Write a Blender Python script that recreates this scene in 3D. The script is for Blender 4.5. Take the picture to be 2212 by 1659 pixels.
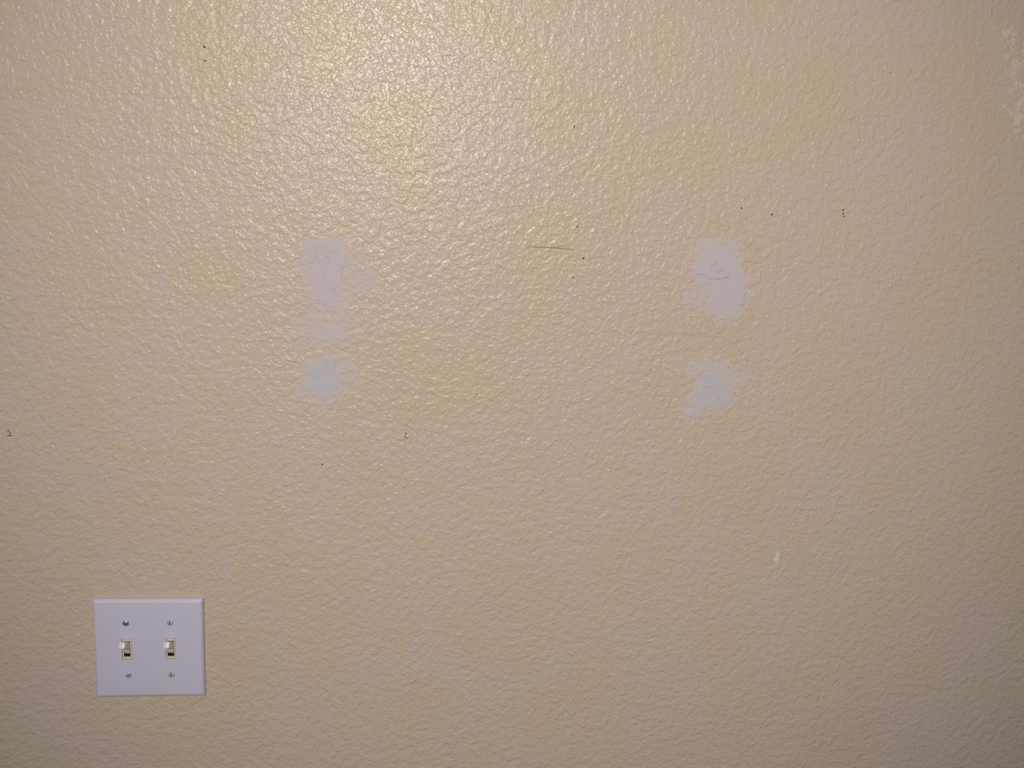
import bpy, bmesh, math, random
from mathutils import Vector, Matrix, noise as mnoise

for o in list(bpy.data.objects):
    bpy.data.objects.remove(o)
S = bpy.context.scene
C = S.collection
R = math.radians

# ------------------------------------------------------------------ camera
# Wall face is the plane y = 0, the room is on its -y side, z is up (metres).
PLATE = Vector((-0.62, 0.0, 1.20))            # centre of the switch plate on the wall
OFF = (-0.308, 0.417, 0.830)                  # plate seen from the camera: right, down, ahead
PITCH, YAW, ROLL, FPX = R(7.85), R(-5.69), R(2.06), 1650.0
CAM = Vector((PLATE.x - OFF[0], -OFF[2], PLATE.z + OFF[1]))

def _rot():
    cx, sx, cy, sy, cz, sz = (math.cos(PITCH), math.sin(PITCH), math.cos(YAW), math.sin(YAW),
                              math.cos(ROLL), math.sin(ROLL))
    Rx = Matrix(((1, 0, 0), (0, cx, -sx), (0, sx, cx)))
    Ry = Matrix(((cy, 0, sy), (0, 1, 0), (-sy, 0, cy)))
    Rz = Matrix(((cz, -sz, 0), (sz, cz, 0), (0, 0, 1)))
    return Rz @ Rx @ Ry
ROT = _rot()

def to_world(v):                               # (right, down, ahead) -> world axes
    return Vector((v[0], v[2], -v[1]))
ax, ad, af = (to_world(ROT[i]) for i in range(3))
cam_data = bpy.data.cameras.new('camera')
cam = bpy.data.objects.new('camera', cam_data)
C.objects.link(cam)
M = Matrix.Identity(4)
for i in range(3):
    M[i][0], M[i][1], M[i][2], M[i][3] = ax[i], -ad[i], -af[i], CAM[i]
cam.matrix_world = M
cam_data.sensor_width = 36.0
cam_data.lens = FPX / 2212.0 * 36.0
cam_data.clip_start = 0.01
S.camera = cam

def at(px, py, y=0.0):
    """point of the plane y = const that a photo pixel shows (used to measure the wall)"""
    d = ax * ((px - 1106.0) / FPX) + ad * ((py - 829.5) / FPX) + af
    return CAM + d * ((y - CAM.y) / d.y)

# ------------------------------------------------------------------ light
w = bpy.data.worlds.new('room_light')
S.world = w
w.use_nodes = True
bg = w.node_tree.nodes['Background']
bg.inputs['Color'].default_value = (0.50, 0.74, 1.0, 1)
bg.inputs['Strength'].default_value = 0.28

def lamp(name, loc, aim, energy, color, radius, cone):
    l = bpy.data.lights.new(name, 'SPOT')
    l.energy, l.color, l.shadow_soft_size = energy, color, radius
    l.spot_size, l.spot_blend = cone, 1.0
    o = bpy.data.objects.new(name, l)
    o.location = loc
    o.rotation_euler = (aim - loc).to_track_quat('-Z', 'Y').to_euler()
    C.objects.link(o)
    return o
# warm ceiling spotlight behind the viewer, aimed at the wall; the wall's gloss mirrors it
hot = at(835, 120)
LD = 2.3
d_in = (hot - CAM)
mir = Vector((d_in.x, -d_in.y, d_in.z))
LAMP = hot + mir * (LD / -mir.y)
print('LAMP', LAMP, 'CAM', CAM)
lamp('ceiling_spotlight', LAMP, at(1140, 690), 190, (1.0, 0.925, 0.78), 0.15, R(48))

S.view_settings.view_transform = 'Standard'
S.view_settings.look = 'None'
S.view_settings.gamma = 1.0
S.view_settings.use_curve_mapping = False
S.view_settings.exposure = 0.0

# ------------------------------------------------------------------ helpers
def lin(r, g, b):
    f = lambda c: ((c / 255 + 0.055) / 1.055) ** 2.4 if c > 10 else c / 255 / 12.92
    return (f(r), f(g), f(b), 1)

class NT:
    def __init__(s, nt):
        s.nt = nt
    def n(s, t, **kw):
        nd = s.nt.nodes.new(t)
        for k, v in kw.items():
            setattr(nd, k, v)
        return nd
    def link(s, a, b):
        s.nt.links.new(a, b)
    def put(s, sock, v):
        if hasattr(v, 'is_output'):
            s.link(v, sock)
        else:
            sock.default_value = v
    def math(s, op, a, b=None, c=None, clamp=False):
        nd = s.n('ShaderNodeMath', operation=op, use_clamp=clamp)
        for i, v in enumerate((a, b, c)):
            if v is not None:
                s.put(nd.inputs[i], v)
        return nd.outputs[0]
    def smooth(s, v, lo, hi, a=0.0, b=1.0):
        nd = s.n('ShaderNodeMapRange', interpolation_type='SMOOTHSTEP')
        s.put(nd.inputs[0], v)
        for i, x in enumerate((lo, hi, a, b)):
            s.put(nd.inputs[i + 1], x)
        return nd.outputs[0]
    def noise(s, vec, scale, detail=2.0, rough=0.5, dist=0.0, off=0.0):
        if off:
            ad_ = s.n('ShaderNodeVectorMath', operation='ADD')
            s.link(vec, ad_.inputs[0])
            ad_.inputs[1].default_value = (off, off * 0.7, off * 1.3)
            vec = ad_.outputs[0]
        nd = s.n('ShaderNodeTexNoise')
        s.link(vec, nd.inputs['Vector'])
        nd.inputs['Scale'].default_value = scale
        nd.inputs['Detail'].default_value = detail
        nd.inputs['Roughness'].default_value = rough
        nd.inputs['Distortion'].default_value = dist
        return nd.outputs[0]
    def mixc(s, f, a, b):
        nd = s.n('ShaderNodeMix', data_type='RGBA')
        s.put(nd.inputs[0], f)
        s.put(nd.inputs[6], a)
        s.put(nd.inputs[7], b)
        return nd.outputs[2]

def new_mat(name):
    m = bpy.data.materials.new(name)
    m.use_nodes = True
    t = NT(m.node_tree)
    return m, t, m.node_tree.nodes['Principled BSDF']

WALL_A = lin(204, 184, 165)
WALL_B = lin(204, 184, 176)

def wall_field(t):
    """orange-peel spray texture: (height 0..1, height in metres, paint colour)"""
    pos = t.n('ShaderNodeNewGeometry').outputs['Position']
    big = t.noise(pos, 112, 0.5, 0.5, 0.25)
    mid = t.noise(pos, 240, 1.0, 0.5, 0.3, 3.1)
    fine = t.noise(pos, 520, 1.0, 0.5, 0.2, 7.7)
    swell = t.noise(pos, 20, 1.0, 0.5, 0.0, 1.3)
    pb = t.smooth(big, 0.41, 0.60)
    pm = t.smooth(mid, 0.42, 0.62)
    pf = t.smooth(fine, 0.30, 0.70)
    h = t.math('ADD', t.math('MULTIPLY', pb, 0.48), t.math('MULTIPLY', pm, 0.38))
    h = t.math('ADD', h, t.math('MULTIPLY', pf, 0.14))
    metres = t.math('ADD', t.math('MULTIPLY', h, 0.00070), t.math('MULTIPLY', swell, 0.0004))
    tone = t.noise(pos, 11.0, 5.0, 0.66, 0.4, 5.0)
    col = t.mixc(t.smooth(tone, 0.38, 0.62), WALL_A, WALL_B)
    return h, metres, col, pos

def bump(t, bsdf, metres, strength=1.0):
    b = t.n('ShaderNodeBump')
    b.inputs['Strength'].default_value = strength
    b.inputs['Distance'].default_value = 1.0
    t.link(metres, b.inputs['Height'])
    t.link(b.outputs[0], bsdf.inputs['Normal'])

WALL_ROUGH = 0.27
WALL_SPEC = 0.25
def wall_material():
    m, t, b = new_mat('beige_orange_peel_paint')
    h, metres, col, pos = wall_field(t)
    t.link(col, b.inputs['Base Color'])
    b.inputs['Roughness'].default_value = WALL_ROUGH
    b.inputs['Specular IOR Level'].default_value = WALL_SPEC
    bump(t, b, metres)
    return m

def filler_material(name, col_thin, col_thick):
    m, t, b = new_mat(name)
    h, metres, wcol, pos = wall_field(t)
    th = t.n('ShaderNodeAttribute', attribute_name='cover').outputs['Fac']
    dirt_crack_shade = t.n('ShaderNodeAttribute', attribute_name='dirt_crack_shade').outputs['Fac']
    d = t.math('SUBTRACT', th, t.math('MULTIPLY', h, 0.75))
    mask = t.smooth(d, -0.36, 0.14)                     # filler lies in the hollows first
    flat = t.smooth(th, 0.45, 1.0)
    trowel = t.noise(pos, 60, 3.0, 0.6, 0.5, 2.2)
    grit = t.noise(pos, 700, 2.0, 0.6, 0.0, 4.4)
    fc = t.mixc(t.math('MULTIPLY', flat, t.smooth(trowel, 0.35, 0.65, 0.5, 1.0)), col_thin, col_thick)
    fleck = t.math('MULTIPLY', t.math('MINIMUM', dirt_crack_shade, 1.0), t.smooth(t.noise(pos, 330, 4.0, 0.7, 0.8, 9.0), 0.52, 0.68))
    crack = t.math('MULTIPLY', t.smooth(dirt_crack_shade, 1.05, 1.7), 0.75)  # crack lines coloured darker to stand for the shade in their grooves
    fc = t.mixc(t.math('MULTIPLY', t.math('MAXIMUM', fleck, crack), 0.6), fc, lin(104, 98, 92))
    t.link(t.mixc(mask, wcol, fc), b.inputs['Base Color'])
    t.link(t.smooth(mask, 0, 1, WALL_ROUGH, 0.85), b.inputs['Roughness'])
    t.link(t.smooth(mask, 0, 1, WALL_SPEC, 0.15), b.inputs['Specular IOR Level'])
    fm = t.math('ADD', t.math('MULTIPLY', trowel, 0.0011), t.math('MULTIPLY', grit, 0.00006))
    k = t.math('MULTIPLY', flat, 0.78)
    inv = t.math('SUBTRACT', 1.0, k)
    bump(t, b, t.math('ADD', t.math('MULTIPLY', metres, inv), t.math('MULTIPLY', fm, k)))
    return m

def plain(name, col, rough=0.5, spec=0.5, metal=0.0, mottling=0.04, bumps=0.0, scale=300):
    m, t, b = new_mat(name)
    pos = t.n('ShaderNodeTexCoord').outputs['Object']
    nz = t.noise(pos, scale, 2.0)
    dark = tuple(c * (1 - mottling * 2) for c in col[:3]) + (1,)
    t.link(t.mixc(nz, dark, col), b.inputs['Base Color'])
    b.inputs['Roughness'].default_value = rough
    b.inputs['Specular IOR Level'].default_value = spec
    b.inputs['Metallic'].default_value = metal
    if bumps:
        bump(t, b, t.math('MULTIPLY', nz, bumps))
    return m

MAT_WALL = wall_material()
MAT_PLATE = plain('lavender_white_plastic', lin(209, 202, 225), 0.38, 0.5, 0, 0.01, 0.00001, 500)
MAT_LEVER = plain('white_lever_plastic', lin(232, 224, 230), 0.35, 0.5, 0, 0.02)
MAT_FRAME = plain('cream_plastic', lin(226, 208, 188), 0.45, 0.4, 0, 0.03)
MAT_DARK = plain('dark_switch_cavity', lin(38, 30, 26), 0.9, 0.1, 0, 0.05)
MAT_SCREW = plain('painted_screw', lin(196, 190, 186), 0.4, 0.5, 0.15, 0.08, 0.00002, 900)
MAT_STEEL = plain('worn_steel_screw', lin(176, 172, 172), 0.32, 0.5, 0.6, 0.15, 0.00003, 900)
MAT_GROOVE = plain('dark_screw_slot', lin(92, 82, 70), 0.8, 0.2, 0, 0.1)  # darker brown-grey for the floor of each screw slot
MAT_CHIP = plain('white_primer_chip', lin(226, 216, 212), 0.7, 0.2, 0, 0.05)
MAT_SPECK = plain('dark_speck', lin(52, 38, 26), 0.9, 0.1, 0, 0.1)
MAT_GREY = plain('dull_brown_scuff', lin(112, 96, 82), 0.9, 0.1, 0, 0.1)
MAT_CEIL = plain('ceiling_paint', lin(215, 205, 190), 0.8, 0.3, 0, 0.02, 0.0004, 90)
MAT_FLOOR = plain('beige_carpet', lin(150, 134, 116), 0.95, 0.1, 0, 0.12, 0.001, 200)

def mesh_obj(name, bm, mat, parent=None, sharp=35):
    bmesh.ops.recalc_face_normals(bm, faces=bm.faces)
    for f in bm.faces:
        f.smooth = True
    for e in bm.edges:
        if len(e.link_faces) == 2 and e.calc_face_angle(0) > R(sharp):
            e.smooth = False
    me = bpy.data.meshes.new(name)
    bm.to_mesh(me)
    bm.free()
    me.materials.append(mat)
    o = bpy.data.objects.new(name, me)
    C.objects.link(o)
    if parent:
        o.parent = parent
    return o

def box(bm, x0, x1, y0, y1, z0, z1):
    v = [bm.verts.new((x, y, z)) for x in (x0, x1) for y in (y0, y1) for z in (z0, z1)]
    for q in ((0, 1, 3, 2), (4, 6, 7, 5), (0, 4, 5, 1), (2, 3, 7, 6), (0, 2, 6, 4), (1, 5, 7, 3)):
        bm.faces.new([v[i] for i in q])
    return v

# ------------------------------------------------------------------ room shell
X0, X1, Z1, TH = -2.9, 3.1, 2.62, 0.11
bm = bmesh.new()
hx, hz = 0.047, 0.036                         # cut-out for the electrical box, behind the plate
xs = [X0, PLATE.x - hx, PLATE.x + hx, X1]
zs = [0.0, PLATE.z - hz, PLATE.z + hz, Z1]
g = [[[bm.verts.new((x, y, z)) for z in zs] for x in xs] for y in (0.0, TH)]
for i in range(3):
    for j in range(3):
        if i == j == 1:
            continue
        bm.faces.new((g[0][i][j], g[0][i + 1][j], g[0][i + 1][j + 1], g[0][i][j + 1]))
for i in range(3):
    for j in range(3):
        bm.faces.new((g[1][i][j], g[1][i + 1][j], g[1][i + 1][j + 1], g[1][i][j + 1]))
for j in range(3):
    for i in (0, 3):
        bm.faces.new((g[0][i][j], g[0][i][j + 1], g[1][i][j + 1], g[1][i][j]))
    for i in (0, 3):
        bm.faces.new((g[0][j][i], g[0][j + 1][i], g[1][j + 1][i], g[1][j][i]))
r = ((1, 1), (2, 1), (2, 2), (1, 2))
back = [bm.verts.new((g[0][a][b].co.x, 0.06, g[0][a][b].co.z)) for a, b in r]
for k in range(4):
    a, b = r[k], r[(k + 1) % 4]
    bm.faces.new((g[0][a[0]][a[1]], g[0][b[0]][b[1]], back[(k + 1) % 4], back[k]))
bm.faces.new(back)
WALL = mesh_obj('wall_back', bm, MAT_WALL)
WALL['kind'] = 'structure'
WALL['label'] = 'beige painted drywall with glossy orange peel texture'

bm = bmesh.new(); box(bm, X0, X1, -4.2, TH, -0.08, 0.0)
o = mesh_obj('floor', bm, MAT_FLOOR); o['kind'] = 'structure'
bm = bmesh.new(); box(bm, X0, X1, -4.2, TH, Z1, Z1 + 0.08)
o = mesh_obj('ceiling', bm, MAT_CEIL); o['kind'] = 'structure'

# ------------------------------------------------------------------ light switch
root = bpy.data.objects.new('light_switch', None)
root.empty_display_size = 0.05
root.location = PLATE
C.objects.link(root)
root['label'] = 'white double toggle light switch with both levers up, on the beige wall'
root['category'] = 'light switch'

PW, PH, PT = 0.1159 / 2, 0.1143 / 2, 0.0058
GX, OW, OH = 0.0231, 0.0052, 0.0121            # gang offset, half opening
def plate_profile(d):                          # rounded edge: distance from the rim -> height
    e = 0.0046
    t = min(1.0, max(0.0, d / e))
    return 0.0016 + (PT - 0.0016) * math.sqrt(max(0.0, 1 - (1 - t) ** 2))
rim = [0, 0.00012, 0.0004, 0.0009, 0.0015, 0.0022, 0.003, 0.0038, 0.0046]
bm = bmesh.new()
xs = sorted([-PW + r_ for r_ in rim] + [PW - r_ for r_ in rim] + [s * GX + q for s in (-1, 1) for q in (-OW, OW)] + [0])
zs = sorted([-PH + r_ for r_ in rim] + [PH - r_ for r_ in rim] + [-OH, OH, 0, -0.035, 0.035])
gv = [[bm.verts.new((x, -plate_profile(min(PW - abs(x), PH - abs(z))), z)) for z in zs] for x in xs]
for i in range(len(xs) - 1):
    for j in range(len(zs) - 1):
        cx, cz = (xs[i] + xs[i + 1]) / 2, (zs[j] + zs[j + 1]) / 2
        if abs(abs(cx) - GX) < OW and abs(cz) < OH:
            continue
        bm.faces.new((gv[i][j], gv[i + 1][j], gv[i + 1][j + 1], gv[i][j + 1]))
edges = [e for e in bm.edges if len(e.link_faces) == 1]
ret = bmesh.ops.extrude_edge_only(bm, edges=edges)
for v in ret['geom']:
    if isinstance(v, bmesh.types.BMVert):
        v.co.y = -0.0002
# slightly round the sheet's four corners
for v in bm.verts:
    dx, dz = PW - abs(v.co.x), PH - abs(v.co.z)
    rr = 0.0009
    if dx < rr and dz < rr:
        px, pz = rr - dx, rr - dz
        L = math.hypot(px, pz)
        m_ = max(px, pz)
        if L > 1e-9:
            k = m_ / L
            v.co.x = math.copysign(PW - rr + px * k, v.co.x)
            v.co.z = math.copysign(PH - rr + pz * k, v.co.z)
plate = mesh_obj('wall_plate', bm, MAT_PLATE, root, 50)

def screw(x, z, ang, mat, label=None, tilt=0.0):
    """oval-head slotted screw, slot cut as a real groove"""
    bm = bmesh.new()
    rad, dome, dep, hw, N = 0.0034, 0.0011, 0.0008, 0.00042, 28
    def hgt(p, q):
        return dome * max(0.0, 1 - (p * p + q * q) / rad ** 2) + 0.0004
    us = [-1, -0.8, -0.55, -0.3, -hw / rad * 1.02, -hw / rad * 0.98, hw / rad * 0.98, hw / rad * 1.02, 0.3, 0.55, 0.8, 1]
    rows = []
    for u in us:
        p = u * rad
        half = math.sqrt(max(rad * rad - p * p, 1e-10))
        row = []
        for k in range(9):
            q = -half + 2 * half * k / 8
            inside = abs(p) < hw
            row.append(bm.verts.new((p, -(hgt(p, q) - (dep if inside else 0)), q)))
        rows.append(row)
    for i in range(len(rows) - 1):
        for k in range(8):
            bm.faces.new((rows[i][k], rows[i + 1][k], rows[i + 1][k + 1], rows[i][k + 1]))
    edges = [e for e in bm.edges if len(e.link_faces) == 1]
    ret = bmesh.ops.extrude_edge_only(bm, edges=edges)
    for v in ret['geom']:
        if isinstance(v, bmesh.types.BMVert):
            v.co.y = 0.0009
    bmesh.ops.remove_doubles(bm, verts=bm.verts, dist=1e-7)
    s = mesh_obj('screw', bm, mat, root, 30)
    s.data.materials.append(MAT_GROOVE)
    for f in s.data.polygons:
        c = f.center
        if abs(c.x) < hw * 1.01 and abs(f.normal.y) > 0.5:
            f.material_index = 1
    s.location = (x, -PT - 0.0001, z)
    s.rotation_euler = (tilt, R(ang), 0)
    if label:
        s['label'] = label
    return s
screw(-GX, 0.0303, 100, MAT_STEEL, 'worn grey metal screw with level slot', R(-6))
screw(GX, 0.0303, 8, MAT_SCREW)
screw(-GX + 0.0008, -0.0301, 36, MAT_SCREW)
screw(GX, -0.0301, 10, MAT_SCREW)

def toggle(x):
    # frame: cream bezel with a slot, sits just below the plate face inside the opening
    fw, fh, sw, sh = OW - 0.0004, OH - 0.0006, 0.0035, 0.0090
    y0, y1 = -PT + 0.0003, -PT + 0.0015
    bm = bmesh.new()
    xs = [-fw, -sw, sw, fw]
    zs = [-fh, -sh, sh, fh]
    for (i, j) in ((0, 0), (1, 0), (2, 0), (0, 1), (2, 1), (0, 2), (1, 2), (2, 2)):
        box(bm, xs[i], xs[i + 1], y0, y1, zs[j], zs[j + 1])
    bmesh.ops.remove_doubles(bm, verts=bm.verts, dist=1e-6)
    cen = {}
    for f in bm.faces:
        c = f.calc_center_median()
        cen.setdefault((round(c.x, 6), round(c.y, 6), round(c.z, 6)), []).append(f)
    bmesh.ops.delete(bm, geom=[f for fs in cen.values() if len(fs) > 1 for f in fs], context='FACES_ONLY')
    fr = mesh_obj('toggle_switch', bm, MAT_FRAME, root, 1)
    for p in fr.data.polygons:
        p.use_smooth = False
    fr.location = (x, 0, 0)
    # dark works behind the slot
    bm = bmesh.new()
    box(bm, -0.0050, 0.0050, -0.0020, 0.03, -0.0118, 0.0118)
    mesh_obj('switch_body', bm, MAT_DARK, fr)
    # lever: round rocker hub in the slot with a tapered paddle, swung up
    bm = bmesh.new()
    hw = 0.0030
    rad = 0.0082
    a0, a1 = R(-66), R(33)
    py = 0.0020
    ring = []
    N = 14
    for k in range(N + 1):
        a = a0 + (a1 - a0) * k / N
        ring.append((py - rad * math.cos(a), rad * math.sin(a)))
    prof = [(py + 0.001, -0.0035)] + ring + [(py + 0.001, 0.0035)]
    L = [bm.verts.new((-hw, y, z)) for y, z in prof]
    Rv = [bm.verts.new((hw, y, z)) for y, z in prof]
    bm.faces.new(L)
    bm.faces.new(list(reversed(Rv)))
    for k in range(len(prof)):
        k2 = (k + 1) % len(prof)
        bm.faces.new((L[k], L[k2], Rv[k2], Rv[k]))
    rk = mesh_obj('toggle_rocker', bm, MAT_FRAME, fr)
    bm = bmesh.new()
    secs = []
    tilt = R(27)
    dirv = Vector((0, -math.cos(tilt), math.sin(tilt)))
    up = Vector((0, math.sin(tilt), math.cos(tilt)))
    for (s, wx, tz) in ((0.0045, 0.0033, 0.0043), (0.0085, 0.0033, 0.0041), (0.0160, 0.0033, 0.0038),
                        (0.0222, 0.0032, 0.0036), (0.0231, 0.0029, 0.0033), (0.0234, 0.0023, 0.0026)):
        c = Vector((0, py, 0)) + dirv * s
        ringv = []
        for k in range(20):
            a = 2 * math.pi * k / 20 + math.pi / 20
            ca, sa = math.cos(a), math.sin(a)
            e = 0.30
            ux = math.copysign(abs(ca) ** e, ca) * wx
            uz = math.copysign(abs(sa) ** e, sa) * tz
            ringv.append(bm.verts.new(c + Vector((ux, 0, 0)) + up * uz))
        secs.append(ringv)
    for a_, b_ in zip(secs[:-1], secs[1:]):
        for k in range(20):
            k2 = (k + 1) % 20
            bm.faces.new((a_[k], a_[k2], b_[k2], b_[k]))
    bm.faces.new(secs[0]); bm.faces.new(secs[-1])
    lv = mesh_obj('toggle_lever', bm, MAT_LEVER, fr, 40)
    return fr
toggle(-GX)
toggle(GX)

# ------------------------------------------------------------------ filler patches on the wall
def seg_dist(px, pz, a, b):
    ex, ez = b[0] - a[0], b[1] - a[1]
    L = ex * ex + ez * ez
    t = 0 if L == 0 else max(0, min(1, ((px - a[0]) * ex + (pz - a[1]) * ez) / L))
    return math.hypot(px - a[0] - ex * t, pz - a[1] - ez * t)

def sdf(px, pz, poly):
    d, ins = 1e9, False
    n = len(poly)
    for i in range(n):
        a, b = poly[i], poly[(i + 1) % n]
        d = min(d, seg_dist(px, pz, a, b))
        if (a[1] > pz) != (b[1] > pz) and px < (b[0] - a[0]) * (pz - a[1]) / (b[1] - a[1]) + a[0]:
            ins = not ins
    return d if ins else -d

def sstep(v, lo, hi):
    t = max(0.0, min(1.0, (v - lo) / (hi - lo)))
    return t * t * (3 - 2 * t)

def photo_poly(pts, ox):                       # outline measured on a crop of the photograph
    out = []
    for x, y in pts:
        p = at(ox + x / 3.95, 490 + y / 3.95)
        out.append((p.x, p.z))
    return out

def patch(label, ox, layers, mat, cracks=(), dirts=(), seed=0.0, step=0.0008):
    """trowelled filler: a thin real skin whose thickness thins out to nothing at a ragged rim"""
    polys = [(photo_poly(p, ox), k) for p, k in layers]
    allp = [q for p, _ in polys for q in p]
    mg = 0.008
    x0, x1 = min(q[0] for q in allp) - mg, max(q[0] for q in allp) + mg
    z0, z1 = min(q[1] for q in allp) - mg, max(q[1] for q in allp) + mg
    ck = [(photo_poly(c, ox), wd) for c, wd in cracks]
    dk = [(photo_poly([(c[0], c[1])], ox)[0], c[2]) for c in dirts]
    nx, nz = int((x1 - x0) / step) + 1, int((z1 - z0) / step) + 1
    verts, cov, drt = [], [], []
    for j in range(nz):
        for i in range(nx):
            x, z = x0 + i * step, z0 + j * step
            v = Vector((x * 1000, z * 1000, seed))
            wob = mnoise.noise(v / 9.0) * 0.0024 + mnoise.noise(v / 3.5 + Vector((5, 1, 2))) * 0.0012
            c = 0.0
            for p, k in polys:
                s_ = sdf(x, z, p) + wob
                soft = 0.0035 if k > 0.7 else 0.008
                c = max(c, k * sstep(s_, -soft, soft * 0.7))
            h = 0.00042 * c + 0.0001 * c * mnoise.noise(v / 14.0)
            dd = 0.0
            for line, wd in ck:
                e = min(seg_dist(x, z, line[q], line[q + 1]) for q in range(len(line) - 1))
                dd = max(dd, 1.75 * math.exp(-(e / wd) ** 2))
                h -= 0.0003 * c * math.exp(-(e / wd) ** 2)
            for (qx, qz), rad in dk:
                e = math.hypot(x - qx, z - qz)
                dd = max(dd, 0.78 * math.exp(-(e / rad) ** 2))
            verts.append((x, -0.00003 - h, z)); cov.append(c); drt.append(dd)
    faces = []
    for j in range(nz - 1):
        for i in range(nx - 1):
            a = j * nx + i
            q = (a, a + 1, a + nx + 1, a + nx)
            if max(cov[k] for k in q) > 0.004:
                faces.append(q)
    used = sorted({k for q in faces for k in q})
    idx = {k: n for n, k in enumerate(used)}
    org = Vector(((x0 + x1) / 2, 0, (z0 + z1) / 2))
    me = bpy.data.meshes.new('filler_patch')
    me.from_pydata([tuple(Vector(verts[k]) - org) for k in used], [], [tuple(idx[k] for k in q) for q in faces])
    me.attributes.new('cover', 'FLOAT', 'POINT').data.foreach_set('value', [cov[k] for k in used])
    me.attributes.new('dirt_crack_shade', 'FLOAT', 'POINT').data.foreach_set('value', [drt[k] for k in used])
    me.polygons.foreach_set('use_smooth', [True] * len(faces))
    me.materials.append(mat)
    o = bpy.data.objects.new('filler_patch', me)
    o.location = org
    C.objects.link(o)
    o.parent = WALL
    o['label'] = label
    return o

F_PINK = filler_material('pinkish_grey_filler', lin(203, 188, 187), lin(199, 188, 198))
F_BLUE = filler_material('bluish_grey_filler', lin(203, 188, 187), lin(194, 188, 201))

patch('tall pale grey filler patch, upper left, with dark scuffs near its top', 600, [
    ([(225, 125), (330, 130), (465, 120), (490, 100), (540, 115), (552, 200), (595, 240), (565, 330), (552, 440),
      (548, 560), (560, 630), (500, 680), (400, 660), (330, 640), (300, 560), (300, 490), (255, 470), (270, 380),
      (295, 325), (235, 300), (225, 200)], 1.0),
    ([(540, 110), (640, 160), (720, 225), (720, 290), (640, 330), (760, 350), (815, 430), (790, 530), (700, 580),
      (620, 660), (560, 740), (330, 740), (270, 640), (230, 500), (200, 300), (190, 180)], 0.55)],
    F_PINK,
    cracks=[([(548, 340), (548, 390), (542, 450)], 0.0006), ([(240, 300), (275, 318), (310, 296)], 0.0006),
            ([(320, 610), (335, 630), (355, 628)], 0.0007)],
    dirts=[(360, 240, 0.009), (440, 240, 0.008), (400, 195, 0.007), (475, 322, 0.004), (370, 390, 0.006), (465, 530, 0.006), (430, 480, 0.004), (490, 600, 0.005), (345, 615, 0.005), (430, 690, 0.004)],
    seed=1.0)
patch('small thin grey filler smear between the two left patches', 600, [
    ([(320, 750), (350, 800), (430, 835), (560, 860), (590, 900), (560, 960), (480, 985), (400, 990), (350, 960), (320, 890), (310, 820)], 0.85),
    ([(300, 745), (620, 760), (640, 880), (590, 990), (430, 1040), (300, 1030), (180, 1010), (90, 950), (160, 880), (170, 820), (250, 790)], 0.45)],
    F_PINK, dirts=[(245, 820, 0.003), (415, 912, 0.003)], seed=2.0)
patch('small bluish grey filler patch, lowest of the patches on the left', 600, [
    ([(255, 1180), (330, 1185), (400, 1130), (480, 1105), (500, 1200), (545, 1235), (535, 1340), (505, 1395), (460, 1440),
      (400, 1490), (340, 1440), (250, 1400), (240, 1310)], 1.0),
    ([(220, 1150), (400, 1080), (560, 1110), (660, 1210), (670, 1320), (560, 1430), (470, 1500), (390, 1530), (260, 1500), (150, 1470), (200, 1380), (225, 1250)], 0.55)],
    F_BLUE, cracks=[([(486, 1130), (488, 1205)], 0.0006)], dirts=[(445, 1213, 0.004), (400, 1225, 0.004), (430, 1130, 0.004), (330, 1240, 0.007)], seed=3.0)
patch('upper right grey filler patch with a curved tail and a trowel crease', 1430, [
    ([(320, 150), (390, 125), (440, 160), (540, 165), (600, 120), (640, 130), (600, 230), (640, 330), (700, 380),
      (727, 470), (720, 560), (665, 680), (620, 765), (520, 770), (440, 705), (415, 640), (430, 560), (400, 500), (340, 470),
      (290, 405), (285, 330), (330, 250)], 1.0),
    ([(300, 130), (660, 110), (680, 300), (740, 450), (730, 600), (670, 740), (560, 810), (440, 760), (360, 680), (230, 680), (225, 580), (310, 520), (320, 460), (250, 410), (250, 310)], 0.6)],
    F_PINK, cracks=[([(290, 405), (350, 412), (415, 445), (460, 452), (580, 432)], 0.0008), ([(410, 352), (445, 320), (480, 302)], 0.0006), ([(480, 395), (520, 375)], 0.0006)],
    seed=4.0)
patch('lower right grey filler patch ending in a diagonal streak', 1430, [
    ([(330, 1270), (400, 1240), (480, 1260), (520, 1320), (600, 1390), (595, 1480), (540, 1525), (420, 1510), (330, 1590),
      (240, 1615), (225, 1580), (260, 1480), (265, 1380), (335, 1330)], 1.0),
    ([(225, 1190), (300, 1130), (440, 1115), (520, 1170), (600, 1200), (690, 1260), (680, 1340), (610, 1400), (590, 1520),
      (430, 1540), (330, 1610), (220, 1630), (170, 1570), (250, 1470), (260, 1370), (320, 1310), (240, 1280)], 0.62)],
    F_BLUE, cracks=[([(345, 1355), (365, 1372), (410, 1375)], 0.0007), ([(310, 1270), (345, 1278)], 0.0006), ([(430, 1505), (490, 1460)], 0.0006)], dirts=[(390, 1297, 0.003)], seed=5.0)

SC = patch('faint whitish scuff at the right edge of the wall near its top', 2100, [
    ([(300, -1720), (350, -1600), (420, -1500), (430, -1200), (440, -900), (400, -800), (360, -900), (330, -1000), (290, -1010), (310, -1150), (350, -1200), (300, -1400), (270, -1600)], 0.10),
    ([(370, -1180), (440, -1250), (460, -860), (400, -850), (370, -950)], 0.27)],
    filler_material('chalky_white_scuff', lin(210, 199, 190), lin(210, 199, 190)), seed=6.0)
SC.name = SC.data.name = 'scuff'

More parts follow.
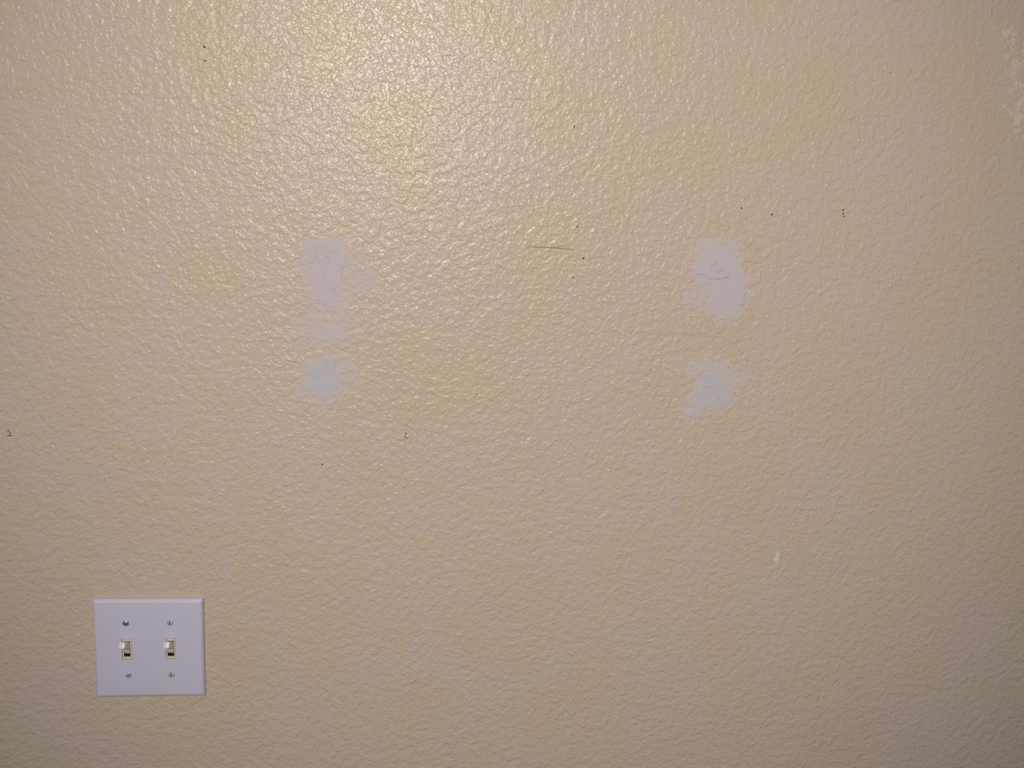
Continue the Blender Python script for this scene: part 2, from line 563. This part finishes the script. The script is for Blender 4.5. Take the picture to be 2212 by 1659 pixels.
# ------------------------------------------------------------------ small marks on the wall
def blob(name, px, py, w_px, h_px, mat, label=None, thick=0.0006, ang=0.0, seed=0):
    """small irregular lump, half sunk in the paint"""
    rnd = random.Random(seed)
    c = at(px, py)
    k = 0.0005
    bm = bmesh.new()
    bmesh.ops.create_icosphere(bm, subdivisions=2, radius=1.0)
    ca, sa = math.cos(ang), math.sin(ang)
    off = Vector((seed * 3.1, 1.7, seed))
    for v in bm.verts:
        n = 1 + 0.35 * mnoise.noise(v.co * 1.6 + off)
        x, z = v.co.x * w_px * k / 2 * n, v.co.z * h_px * k / 2 * n
        v.co = (x * ca - z * sa, v.co.y * thick, x * sa + z * ca)
    o = mesh_obj(name, bm, mat, WALL)
    o.location = c
    if label:
        o['label'] = label
    return o

# white chip: a bean of bare primer
bm = bmesh.new()
pts = [(878, 630), (915, 660), (962, 690), (930, 730), (918, 780), (952, 830), (925, 900), (855, 960), (800, 925),
       (788, 870), (800, 800), (830, 830), (858, 835), (862, 790), (845, 720), (838, 665)]
vs = []
cc = at(1620 + 875 / 15.083, 1150 + 800 / 15.083)
top, low = [], []
for x, y in pts:
    p = at(1620 + x / 15.083, 1150 + y / 15.083) - cc
    low.append(bm.verts.new((p.x, 0.0001, p.z)))
    top.append(bm.verts.new((p.x * 0.93, -0.00035, p.z * 0.96)))
bm.faces.new(top)
for k in range(len(pts)):
    k2 = (k + 1) % len(pts)
    bm.faces.new((low[k], low[k2], top[k2], top[k]))
bm.faces.new(low)
o = mesh_obj('paint_chip', bm, MAT_CHIP, WALL, 60)
for p in o.data.polygons:
    p.use_smooth = False
o.location = cc
o['label'] = 'small bean-shaped white chip in the lower right of the wall'

# scratch: a long fine dark line
def thread(name, pts, rad, mat, label):
    bm = bmesh.new()
    P = [at(x, y) for x, y in pts]
    org = P[0].copy()
    rings = []
    for i, p in enumerate(P):
        t_ = i / (len(P) - 1)
        rr = rad * (0.35 + 0.65 * math.sin(math.pi * min(1, max(0, 0.12 + 0.8 * t_))))
        rings.append([bm.verts.new((p.x - org.x, -0.0001 - rr * math.cos(a), p.z - org.z + rr * math.sin(a)))
                      for a in [2 * math.pi * k / 6 for k in range(6)]])
    for a, b in zip(rings[:-1], rings[1:]):
        for k in range(6):
            k2 = (k + 1) % 6
            bm.faces.new((a[k], a[k2], b[k2], b[k]))
    bm.faces.new(rings[0]); bm.faces.new(rings[-1])
    o = mesh_obj(name, bm, mat, WALL)
    o.location = org
    o['label'] = label
    return o
thread('scratch', [(1136, 533.6), (1148, 533.2), (1160, 533.4), (1175, 534), (1190, 535), (1205, 536), (1220, 537.2), (1231, 538.3), (1241, 540)],
       0.0003, MAT_GREY, 'long fine dark scratch, nearly level, right of centre')

for n, (px, py, a, b, ang) in enumerate([(441.5, 101.5, 3.4, 4.6, 0.6), (443.2, 131, 3, 3.4, 0), (1601.6, 449.6, 3.4, 3.6, 0),
        (1667.5, 463.5, 3, 5, -0.4), (1821, 453.8, 4, 3.6, 0.2), (1821.2, 461.3, 3.6, 3.4, 0), (1823, 467.4, 3.4, 3.2, 0),
        (1259.8, 557.8, 5, 3.2, 0.1), (1237.5, 599, 3.4, 3, 0), (1240, 273, 3.2, 3.6, 0), (1247, 490, 3.0, 3.2, 0), (1172, 1060, 2.4, 2.4, 0), (696, 1003, 4, 2.6, 0.3)]):
    blob('speck', px, py, a, b, MAT_SPECK, thick=0.0005, ang=ang, seed=n)
for n, (px, py, a, b, ang) in enumerate([(18, 930.4, 6, 2.4, 0.1), (21.5, 935.6, 3, 4.5, -0.4), (20.5, 941, 11, 2.2, 0.05),
        (877, 936, 3.2, 3.6, -0.6), (875, 943.5, 4, 3.2, 0.5), (879.5, 946.5, 5, 2.2, 0.4), (876, 938.5, 2.6, 3, 0)]):
    blob('scuff', px, py, a, b, MAT_GREY, thick=0.0004, ang=ang, seed=40 + n)
